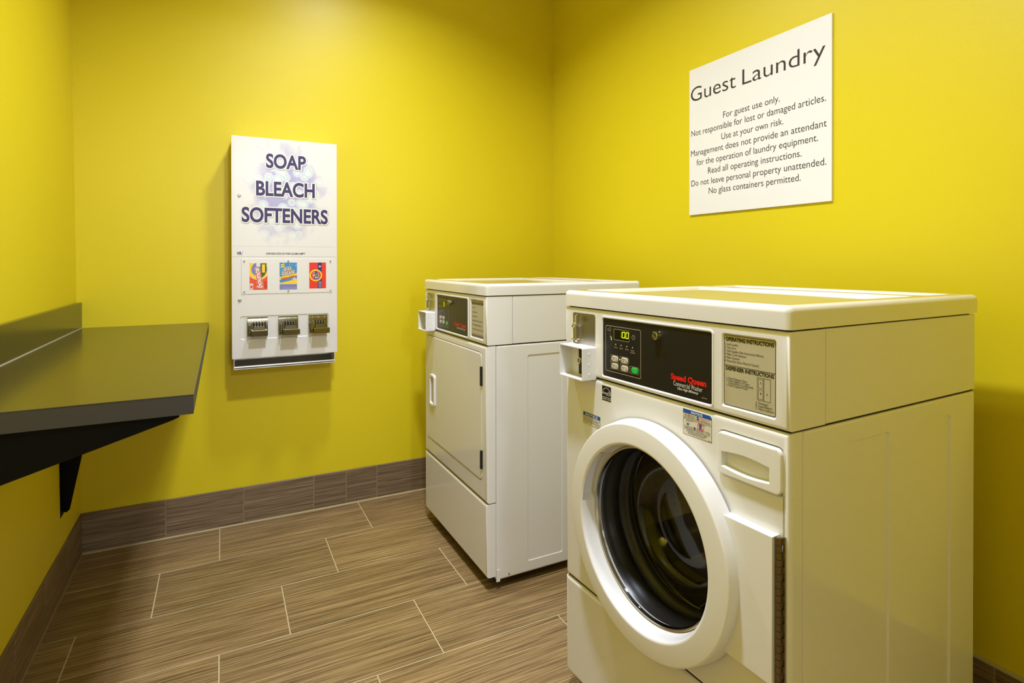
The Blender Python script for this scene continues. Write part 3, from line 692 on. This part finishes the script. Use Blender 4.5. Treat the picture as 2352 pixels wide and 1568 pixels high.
    m = MB(); m.plate(rr(0.2095, u1 - 0.001, 0.9985, 1.0235, 0.0025, 3), [], 0.0001, 'lcd')
    if wash:
        seven(m, 0.2335, 0.2370, 1.0050, 1.0205, 'bc', -0.00005)
        seven(m, 0.2395, 0.2500, 1.0050, 1.0205, 'abcdef', -0.00005); seven(m, 0.2525, 0.2625, 1.0050, 1.0205, 'abcdef', -0.00005)
    else: seven(m, 0.2460, 0.2570, 1.0040, 1.0200, 'abcdef', -0.00005)
    m.build('display', C, smooth=0)
    for u in ((0.2157, 0.2360, 0.2567, 0.2771) if wash else (0.222, 0.248)):
        m = MB(); m.lathe([(0.00005, -0.0010), (0.0016, -0.0008), (0.0023, 0.0004)], u, 0.9857, 'olive', 12); m.build('indicator_light', C)
    for u, v, t1, t2 in bt:
        m = MB(); m.prism(rr(u - 0.0115, u + 0.0125, v - 0.0068, v + 0.0068, 0.0055, 4), -0.0012, 0.0006, 'button', 0.0008)
        if t2:
            m.text(t1, u - 0.0085, u + 0.0025, v + 0.0008, 0.0026, -0.0013, 'blackink', 0.01); m.text(t2, u - 0.0070, u + 0.0010, v - 0.0035, 0.0026, -0.0013, 'blackink', 0.01)
            m.disc(u + 0.0072, v - 0.0032, 0.0016, -0.0013, 'blackink', 10); m.plate(rect(u + 0.0066, u + 0.0078, v - 0.0025, v + 0.0045), [], -0.0013, 'blackink')
        else: m.text(t1, u - 0.0085, u + 0.0085, v - 0.0013, 0.0028, -0.0013, 'blackink', 0.01)
        m.build('selector_button', C)
    u, v = 0.2850, 0.9330
    m = MB(); m.prism(rr(u - 0.0115, u + 0.0115, v - 0.0070, v + 0.0070, 0.0055, 4), -0.0012, 0.0006, 'green', 0.0008); m.text('START', u - 0.0060, u + 0.0060, v + 0.0030, 0.0024, -0.0013, 'label', 0.01)
    m.plate([(u, v + 0.0015), (u - 0.0028, v - 0.0015), (u, v - 0.0045), (u + 0.0028, v - 0.0015)], [[(u, v + 0.0008), (u - 0.0021, v - 0.0015), (u, v - 0.0038), (u + 0.0021, v - 0.0015)]], -0.0013, 'label'); m.build('start_button', C)
    m = MB(); lu = 0.3612 if wash else 0.3300
    m.lathe([(0.0001, -0.0092), (0.0035, -0.0092), (0.0036, -0.0080), (0.0050, -0.0080), (0.0052, -0.0120), (0.0075, -0.0120), (0.0092, -0.0105), (0.0110, 0.0005)], lu, 1.0249, 'chrome', 32)
    m.box(lu - 0.0006, lu + 0.0006, -0.0096, -0.0091, 1.0225, 1.0273, 'blackink'); m.build('panel_lock', C)
    # instruction label
    m = MB(); y = 0.0032
    m.outline(rr(0.5405, 0.6535, 0.9095, 1.0470, 0.004, 3), 0.0010, y, 'blackink')
    if wash:
        m.box(0.5405, 0.6535, y - 0.0001, y, 0.9874, 0.9884, 'blackink')
        label_lines(m, [('OPERATING INSTRUCTIONS', 0.5442, 0.6500, 1.0352, 0.0078, 0.035), ('DISPENSER INSTRUCTIONS', 0.5442, 0.6500, 0.9785, 0.0074, 0.035),
            ('1. Load Laundry.', 0.5420, 0.5735, 1.0270, 0.0042, 0.0), ('2. Close Door.', 0.5420, 0.5690, 1.0205, 0.0042, 0.0), ('3. Add Supplies (See Instructions Below).', 0.5420, 0.6290, 1.0140, 0.0042, 0.0), ('4. Make Cycle Selection.', 0.5420, 0.5920, 1.0075, 0.0042, 0.0), ('5. Make Payment.', 0.5420, 0.5770, 1.0010, 0.0042, 0.0), ('6. Press Start (Door Must be Closed).', 0.5420, 0.6190, 0.9945, 0.0042, 0.0),
            ('1. Open Dispenser Door.', 0.5458, 0.5945, 0.9610, 0.0040, 0.0), ('2. Load Supplies in Proper', 0.5458, 0.5985, 0.9565, 0.0040, 0.0), ('Compartment (as Indicated).', 0.5500, 0.6075, 0.9520, 0.0040, 0.0), ('3. Close Dispenser Door.', 0.5458, 0.5950, 0.9475, 0.0040, 0.0),
            ('C', 0.6213, 0.6240, 0.9640, 0.0035, 0.02), ('B', 0.6213, 0.6240, 0.9447, 0.0035, 0.02), ('A', 0.6345, 0.6375, 0.9455, 0.0038, 0.02),
            ('A. Detergent', 0.6120, 0.6385, 0.9265, 0.0042, 0.0), ('B. Liquid Bleach', 0.6120, 0.6460, 0.9212, 0.0042, 0.0), ('C. Fabric Softener', 0.6120, 0.6505, 0.9158, 0.0042, 0.0), ('801543N', 0.6390, 0.6520, 0.9068, 0.0022, 0.02)], y)
        m.outline(rect(0.6150, 0.6433, 0.9335, 0.9757), 0.0007, y, 'blackink'); m.box(0.6288, 0.6296, y - 0.0001, y, 0.9335, 0.9757, 'blackink')
        m.outline(rect(0.6175, 0.6272, 0.9560, 0.9730), 0.0006, y, 'blackink'); m.outline(rect(0.6175, 0.6272, 0.9360, 0.9535), 0.0006, y, 'blackink')
    else:
        for z in (1.0405, 0.9205): m.box(0.5405, 0.6535, y - 0.0001, y, z, z + 0.0008, 'blackink')
        label_lines(m, [('OPERATING INSTRUCTIONS', 0.5440, 0.6500, 1.0315, 0.0070, 0.035), ('CLEAN LINT FILTER AFTER EACH LOAD', 0.5430, 0.6515, 0.9118, 0.0062, 0.035),
            ('1. Load Clothes.', 0.5480, 0.5760, 1.0180, 0.0042, 0.01), ('2. Clean Lint Screen.', 0.5480, 0.5930, 1.0010, 0.0042, 0.01), ('3. Select Drying Time.', 0.5480, 0.5930, 0.9850, 0.0042, 0.01), ('4. Make Payment and Press Start Pad.', 0.5480, 0.6400, 0.9690, 0.0042, 0.01), ('5. To restart after opening door.', 0.5480, 0.6350, 0.9530, 0.0042, 0.01), ('6. Press Start - Door must be closed.', 0.5480, 0.6460, 0.9370, 0.0042, 0.01)], y)
    m.build('instruction_label', C, smooth=0)
    # coin chute and coin box
    m = MB(); cu = 0.0575
    m.tube([(cu, 0.0, 1.0470), (cu, -0.006, 1.0450), (cu + 0.001, -0.008, 1.0360), (cu + 0.002, -0.008, 1.0290), (cu - 0.001, -0.010, 1.0245), (cu - 0.005, -0.010, 1.0215)], [0.0026] * 4 + [0.003, 0.003], 'chrome', 10)
    m.lathe([(0.0001, -0.016), (0.0045, -0.014), (0.0060, -0.010), (0.0050, -0.004), (0.0040, 0.001)], cu - 0.004, 1.0180, 'chrome', 16)
    m.tube([(cu, -0.008, 1.0180), (cu - 0.0005, -0.008, 1.0000), (cu - 0.0005, -0.008, 0.9850)], [0.0034] * 3, 'chrome', 10)
    m.box(cu - 0.016, cu + 0.010, -0.010, 0.001, 0.9790, 0.9825, 'chrome', 0.001, 1); m.tube([(cu, -0.006, 0.9790), (cu + 0.001, -0.004, 0.9740)], [0.003, 0.0022], 'chrome', 8)
    hx = [(0.0905 + 0.013 * math.cos(PI / 3 * i) * (1 if i % 3 else 1.0), 1.0380 + 0.0062 * math.sin(PI / 3 * i) * 1.1) for i in range(6)]
    m.outline(hx, 0.0007, 0.0012, 'blackink'); m.text('25\u00a2', 0.0860, 0.0950, 1.0357, 0.0048, 0.0012, 'blackink', 0.01)
    m.build('coin_chute', C)
    m = MB(); a, b, z0, z1, y0 = 0.0330, 0.1375, 0.8845, 0.9700, -0.0430
    ol, il = rr(a, b, z0, z1, 0.004, 3), rr(a + 0.003, b - 0.003, z0 + 0.003, z1 - 0.003, 0.0025, 3)
    m.bridge(ol, y0 + 0.0008, ol, 0.001, 'plastic'); m.bridge(offs(ol, 0.0008), y0, ol, y0 + 0.0008, 'plastic'); m.bridge(offs(ol, 0.0008), y0, il, y0, 'plastic'); m.bridge(il, y0, il, 0.004, 'plastic')
    m.plate(il, [], -0.002, 'plastic')
    for z in (0.9000, 0.9265, 0.9530): m.lathe([(0.0001, 0.0006), (0.003, 0.0006), (0.0034, 0.0)], 0.022, z, 'plastic', 12); m.v[-36:] = [(b + p[1], -p[0], p[2]) for p in m.v[-36:]]
    cb = m.build('coin_box', C)
    m = MB(); m.box(0.0680, 0.1020, -0.0045, -0.002, 0.8905, 0.9600, 'dark', 0.002, 2); m.lathe([(0.0001, -0.010), (0.0030, -0.010), (0.0034, -0.0075), (0.0050, -0.0075), (0.0055, -0.011), (0.0085, -0.010), (0.0100, -0.0045)], 0.0785, 0.9270, 'chrome', 24); m.build('coin_box_lock', cb)

    if wash:
        # --- stickers
        def st(m): pass
        y = -0.0004
        m = MB(); m.plate(rect(0.1632, 0.1980, 0.8395, 0.8765), [], y, 'black'); cu, cz = 0.1806, 0.8560
        arc = [(cu + 0.0160 * math.cos(t), cz + 0.0165 * math.sin(t)) for t in [PI * i / 20 for i in range(21)]]; ar2 = [(cu + 0.0149 * math.cos(t), cz + 0.0154 * math.sin(t)) for t in [PI * i / 20 for i in range(21)]]
        m.plate(arc + ar2[::-1], [], y - 0.0001, 'whiteink'); m.box(0.1640, 0.1972, y - 0.0002, y - 0.0001, 0.8482, 0.8490, 'whiteink')
        sc = (0.1915, 0.8590); sp = [(sc[0] + (0.0062 if i % 2 == 0 else 0.0027) * math.cos(PI / 2 + PI / 5 * i + 0.15), sc[1] + (0.0075 if i % 2 == 0 else 0.0032) * math.sin(PI / 2 + PI / 5 * i + 0.15)) for i in range(10)]
        m.outline(sp, 0.0008, y - 0.0001, 'whiteink'); m.text('energy', 0.1650, 0.1885, 0.8555, 0.0075, y - 0.0001, 'whiteink', 0.0, 0.35); m.text('ENERGY STAR', 0.1642, 0.1970, 0.8418, 0.0045, y - 0.0001, 'whiteink', 0.0)
        m.build('energy_sticker', P, smooth=0)
        m = MB(); m.plate(rect(0.0833, 0.1556, 0.7615, 0.7922), [], y, 'button'); m.outline(rect(0.0833, 0.1556, 0.7615, 0.7922), 0.0006, y - 0.0001, 'blackink'); m.plate(rect(0.0838, 0.1551, 0.7825, 0.7917), [], y - 0.0002, 'blue')
        m.text('NOTICE', 0.0935, 0.1450, 0.7840, 0.0062, y - 0.0003, 'whiteink', 0.015)
        for t, b, z in (('DOOR LOCK LIGHT must go out', 0.1530, 0.7765), ('before attempting to open door.', 0.1480, 0.7718), ('To open, push door in then pull out.', 0.1545, 0.7670)): m.text(t, 0.0855, b, z, 0.0036, y - 0.0002, 'blackink', 0.0)
        m.text('800612', 0.1440, 0.1540, 0.7622, 0.0022, y - 0.0002, 'blackink')
        k = m.build('notice_sticker', P, smooth=0); k['label'] = 'small notice sticker left of the door ring'
        m = MB(); lp = [(0.5130, 0.8745), (0.5090, 0.8790), (0.4366, 0.8790), (0.4366, 0.8256), (0.5130, 0.8256)]
        m.plate(lp, [], y, 'button'); m.outline(lp, 0.0006, y - 0.0001, 'blackink'); m.plate([(0.5126, 0.8705), (0.5126, 0.8743), (0.5088, 0.8786), (0.4370, 0.8786), (0.4370, 0.8705)], [], y - 0.0002, 'blue')
        m.text('NOTICE', 0.4590, 0.4895, 0.8722, 0.0050, y - 0.0003, 'whiteink', 0.035); y2 = y - 0.0002
        m.text('H', 0.4410, 0.4445, 0.8648, 0.0045, y2, 'red', 0.04); m.text('IGH', 0.4450, 0.4505, 0.8648, 0.0036, y2, 'blackink'); m.text('E', 0.4515, 0.4545, 0.8648, 0.0045, y2, 'red', 0.04); m.text('FFICIENCY', 0.4550, 0.4715, 0.8648, 0.0036, y2, 'blackink'); m.disc(0.4768, 0.8665, 0.0033, y2, 'navy', 16); m.text('he', 0.4748, 0.4788, 0.8652, 0.0028, y2 - 0.0001, 'whiteink'); m.text('DETERGENT IS', 0.4820, 0.5070, 0.8648, 0.0036, y2, 'red', 0.0)
        m.text('RECOMMENDED FOR BEST PERFORMANCE', 0.4395, 0.5100, 0.8600, 0.0036, y2, 'blackink'); m.box(0.4366, 0.5130, y2, y2 + 0.0001, 0.8580, 0.8584, 'blackink')
        def cup(u, z, fill):
            q = [(u + 0.0075, z + 0.0100), (u, z + 0.0100), (u + 0.0010, z), (u + 0.0065, z)]
            m.outline([(p[0], p[1]) for p in q][::1], 0.0005, y2 - 0.0001, 'blackink')
            q2 = [(u + 0.0065 + 0.001 * fill, z + 0.0100 * fill), (u + 0.001 - 0.001 * fill, z + 0.0100 * fill), (u + 0.0010, z), (u + 0.0065, z)]
            m.plate(q2, [], y2, 'blue'); m.box(u, u + 0.018, y2 - 0.0001, y2, z + 0.0097, z + 0.0102, 'blackink')
        cup(0.4465, 0.8465, 0.35); cup(0.4800, 0.8455, 0.95)
        m.plate(circ(0.4845, 0.8505, 0.0085, 24), [circ(0.4845, 0.8505, 0.0075, 24)], y2 - 0.0002, 'red'); m.plate([(0.4792, 0.8570), (0.4783, 0.8561), (0.4898, 0.8440), (0.4907, 0.8449)], [], y2 - 0.0002, 'red')
        m.text('IF USING NON', 0.4405, 0.4640, 0.8412, 0.0034, y2, 'blackink'); m.disc(0.4685, 0.8430, 0.0031, y2, 'navy', 16); m.text('he', 0.4667, 0.4703, 0.8418, 0.0026, y2 - 0.0001, 'whiteink'); m.text('DETERGENT, AVOID', 0.4730, 0.5085, 0.8412, 0.0034, y2, 'blackink')
        for t, a, b, z in (('OVERSUDSING BY USING ONLY 1/2 THE', 0.4400, 0.5085, 0.8370), ('DETERGENT MANUFACTURERS', 0.4465, 0.5020, 0.8328), ('RECOMMENDED AMOUNT', 0.4510, 0.4970, 0.8286)): m.text(t, a, b, z, 0.0034, y2, 'blackink')
        m.text('800871R1', 0.5040, 0.5120, 0.8262, 0.0018, y2, 'blackink')
        k = m.build('notice_sticker', P, smooth=0); k['label'] = 'larger notice sticker with measuring cup pictures'
        # --- dispenser drawer
        m = MB(); dl = rr(0.5310, 0.6715, 0.7745, 0.8575, 0.012, 5)
        pk = []
        for i in range(13): t = i / 12; pk.append((0.6490 - 0.1070 * t, 0.8200 + 0.0052 * math.sin(PI * t)))
        for i in range(13): t = i / 12; pk.append((0.5420 + 0.1070 * t, 0.7905 - 0.0052 * math.sin(PI * t)))
        m.bridge(offs(dl, 0.0030), -0.0080, offs(dl, 0.0009), -0.0070, 'plastic'); m.bridge(offs(dl, 0.0009), -0.0070, dl, -0.0048, 'plastic'); m.bridge(dl, -0.0048, dl, 0.0065, 'plastic'); m.plate(offs(dl, 0.0030), [pk], -0.0080, 'plastic')
        pin = offs(pk, 0.0012); m.bridge(pk, -0.0080, pin, -0.0068, 'plastic')
        back = [(p[0], p[1] + 0.0) for p in offs(pk, 0.004)]; m.bridge(pin, -0.0068, back, 0.032, 'plastic'); m.plate(back, [], 0.032, 'plastic')
        m.build('dispenser_drawer', P)
        # --- door ring with hinge tab
        m = MB(); prof = [(0.190, 0.004), (0.1955, -0.010), (0.1985, -0.034), (0.2015, -0.0450), (0.2045, -0.0478), (0.2080, -0.0483), (0.2280, -0.0468), (0.2462, -0.0452), (0.2484, -0.0444), (0.2500, -0.0428), (0.2508, -0.0405), (0.2535, -0.0220), (0.2560, -0.0045), (0.2520, -0.0045)]
        def notch(a, j, r, y):
            d = math.degrees(a)
            if 131 <= d <= 175 and j in (1, 2):
                return (r + 0.020, (-0.002 if j == 1 else -0.037))
            return r, y
        m.lathe(prof, CU, CV, 'plastic', 128, notch)
        m.lathe([(0.2520, -0.0046), (0.2520, 0.0005)], CU, CV, 'gap', 96)
        ang = math.asin(0.132 / 0.2545); n = 12
        lp = [(CU + 0.2530 * math.cos(-ang + 2 * ang * i / n), CV + 0.2530 * math.sin(-ang + 2 * ang * i / n)) for i in range(n + 1)]
        lp = [(0.6635, 0.4400), (0.6635, 0.7040)] + lp[::-1]
        m.prism(lp, -0.0205, 0.0, 'plastic', 0.0012)
        D = m.build('door', P, smooth=40)
        m = MB(); m.lathe([(0.1860, -0.004), (0.1885, -0.0115), (0.1915, -0.0120), (0.1945, -0.0090), (0.1950, -0.004)], CU, CV, 'chrome', 96); m.build('trim_ring', D)
        m = MB(); m.lathe([(0.1870, -0.0080), (0.1810, 0.004), (0.1740, 0.030), (0.1660, 0.062), (0.1560, 0.092), (0.1430, 0.110), (0.1240, 0.1190), (0.090, 0.1235), (0.045, 0.125), (0.0005, 0.1255)], CU, CV, 'glass', 96); m.build('door_glass', D, smooth=80)
        m = MB(); hu, hy = 0.6695, -0.0105; z0, z1 = 0.4400, 0.7045; kn = 21
        for i in range(kn):
            a = z0 + (z1 - z0) * i / kn; b = z0 + (z1 - z0) * (i + 1) / kn - 0.0007
            m.tube([(hu, hy, a), (hu, hy, b)], 0.0058, 'bronze', 14)
            if i % 2 == 0: m.box(hu + 0.003, hu + 0.0062, -0.0075, -0.0034, a, b, 'bronze')
            else: m.box(hu - 0.0078, hu - 0.002, hy + 0.001, hy + 0.0035, a, b, 'dark')
        m.box(hu + 0.0040, hu + 0.0072, -0.0035, 0.0005, z0, z1, 'steel'); m.tube([(hu, hy, z0), (hu, hy, z1 + 0.0008)], 0.0028, 'steel', 12); m.build('hinge', D)
        # --- gasket and drum behind the glass
        m = MB(); m.lathe([(0.204, 0.002), (0.1985, 0.006), (0.1945, 0.020), (0.1910, 0.030), (0.1860, 0.040), (0.1840, 0.050), (0.1880, 0.056), (0.2000, 0.062), (0.2020, 0.075), (0.1900, 0.083), (0.1830, 0.090), (0.1830, 0.100), (0.1910, 0.110), (0.2100, 0.116)], CU, CV, 'rubber', 96); m.build('gasket', P, smooth=80)
        m = MB(); m.lathe([(0.2050, 0.118), (0.1960, 0.124), (0.1960, 0.130), (0.2050, 0.140), (0.2420, 0.152), (0.2480, 0.165), (0.2480, 0.400), (0.2380, 0.425), (0.2000, 0.440), (0.1400, 0.436), (0.1250, 0.425), (0.0700, 0.425), (0.0600, 0.418), (0.0002, 0.416)], CU, CV, 'drum', 96)
        for r in range(7):
            for k in range(72):
                a = 2 * PI * (k + 0.5 * (r % 2)) / 72; yy = 0.190 + 0.030 * r; rad = 0.2474
                c = Vector((CU + rad * math.cos(a), yy, CV + rad * math.sin(a))); tu = Vector((-math.sin(a), 0, math.cos(a)))
                m.add([c + tu * 0.0022 * math.cos(PI / 3 * i) + Vector((0, 0.0022 * math.sin(PI / 3 * i), 0)) for i in range(6)], [[0, 1, 2, 3, 4, 5]], 'gap')
        dm = m.build('drum', P, smooth=50)
        for q in (100, 220, 340):
            m = MB(); a = math.radians(q); er = Vector((math.cos(a), 0, math.sin(a))); et = Vector((-math.sin(a), 0, math.cos(a))); c = Vector((CU, 0, CV))
            sec = [(-0.052, 0.240), (-0.030, 0.212), (-0.015, 0.190), (0.0, 0.184), (0.015, 0.190), (0.030, 0.212), (0.052, 0.240)]
            vs = []
            for yy, sc in ((0.172, 0.86), (0.184, 0.3), (0.20, 0.08), (0.24, 0.0), (0.36, 0.0), (0.39, 0.2), (0.41, 0.8)):
                vs += [c + et * (s * (1 - 0.4 * sc)) + er * (r + (0.242 - r) * sc) + Vector((0, yy, 0)) for s, r in sec]
            n = 7; m.add(vs, [[i * n + j, i * n + j + 1, (i + 1) * n + j + 1, (i + 1) * n + j] for i in range(6) for j in range(6)], 'drum'); m.build('drum_lifter', dm, smooth=80)
    else:
        m = MB(); dl = rr(0.0310, 0.6420, 0.3915, 0.8580, 0.020, 5); m.prism(dl, -0.0015, 0.0078, 'white', 0.004)
        D = m.build('door', P)
        m = MB(); hl = rr(0.0800, 0.1480, 0.5470, 0.6890, 0.014, 5); hi = rr(0.0920, 0.1360, 0.5590, 0.6770, 0.009, 5)
        h1, h2 = offs(hl, 0.003), offs(hi, -0.0015)
        m.bridge(hl, -0.0010, hl, -0.0060, 'plastic'); m.bridge(hl, -0.0060, h1, -0.0090, 'plastic'); m.bridge(h1, -0.0090, h2, -0.0090, 'plastic'); m.bridge(h2, -0.0090, hi, -0.0070, 'plastic'); m.bridge(hi, -0.0070, offs(hi, 0.002), -0.0017, 'plastic'); m.plate(offs(hi, 0.002), [], -0.0017, 'label')
        m.build('door_handle', D)
        for z0, z1 in ((0.7400, 0.8100), (0.4370, 0.5030)):
            m = MB(); zm = (z0 + z1) / 2
            for i in range(5):
                a = z0 + (z1 - z0) * i / 5; m.tube([(0.6425, -0.0035, a), (0.6425, -0.0035, a + (z1 - z0) / 5 - 0.0008)], 0.0048, 'dark', 12)
            m.box(0.6360, 0.6480, -0.0022, 0.006, z0, z1, 'dark'); m.build('hinge', D)
    return P
machine('washer'); machine('dryer')

# ------------------------------------------------------------------ lamp housings (out of frame)
for i, (x, y) in enumerate(((-1.20, -0.80), (-1.36, -1.90))):
    m = MB(); m.lathe([(0.084, -0.012), (0.092, -0.014), (0.112, -0.004), (0.114, 0.0)], 0, 0, 'plastic', 40); m.v = [(x + p[0], y + p[2], CEIL + p[1]) for p in m.v]
    o = m.build('ceiling_light')
    tag(o, ('round recessed ceiling light above the soap dispenser', 'round recessed ceiling light in front of the washer')[i], 'ceiling light')
m = MB(); m.box(-1.45, -1.17, ROOM_END, ROOM_END + 0.07, 2.26, 2.52, 'plastic', 0.01, 2); tag(m.build('added_lamp_box'), 'added white box lamp above the invented door, for reflections', 'wall lamp')  # housing of the added hall light
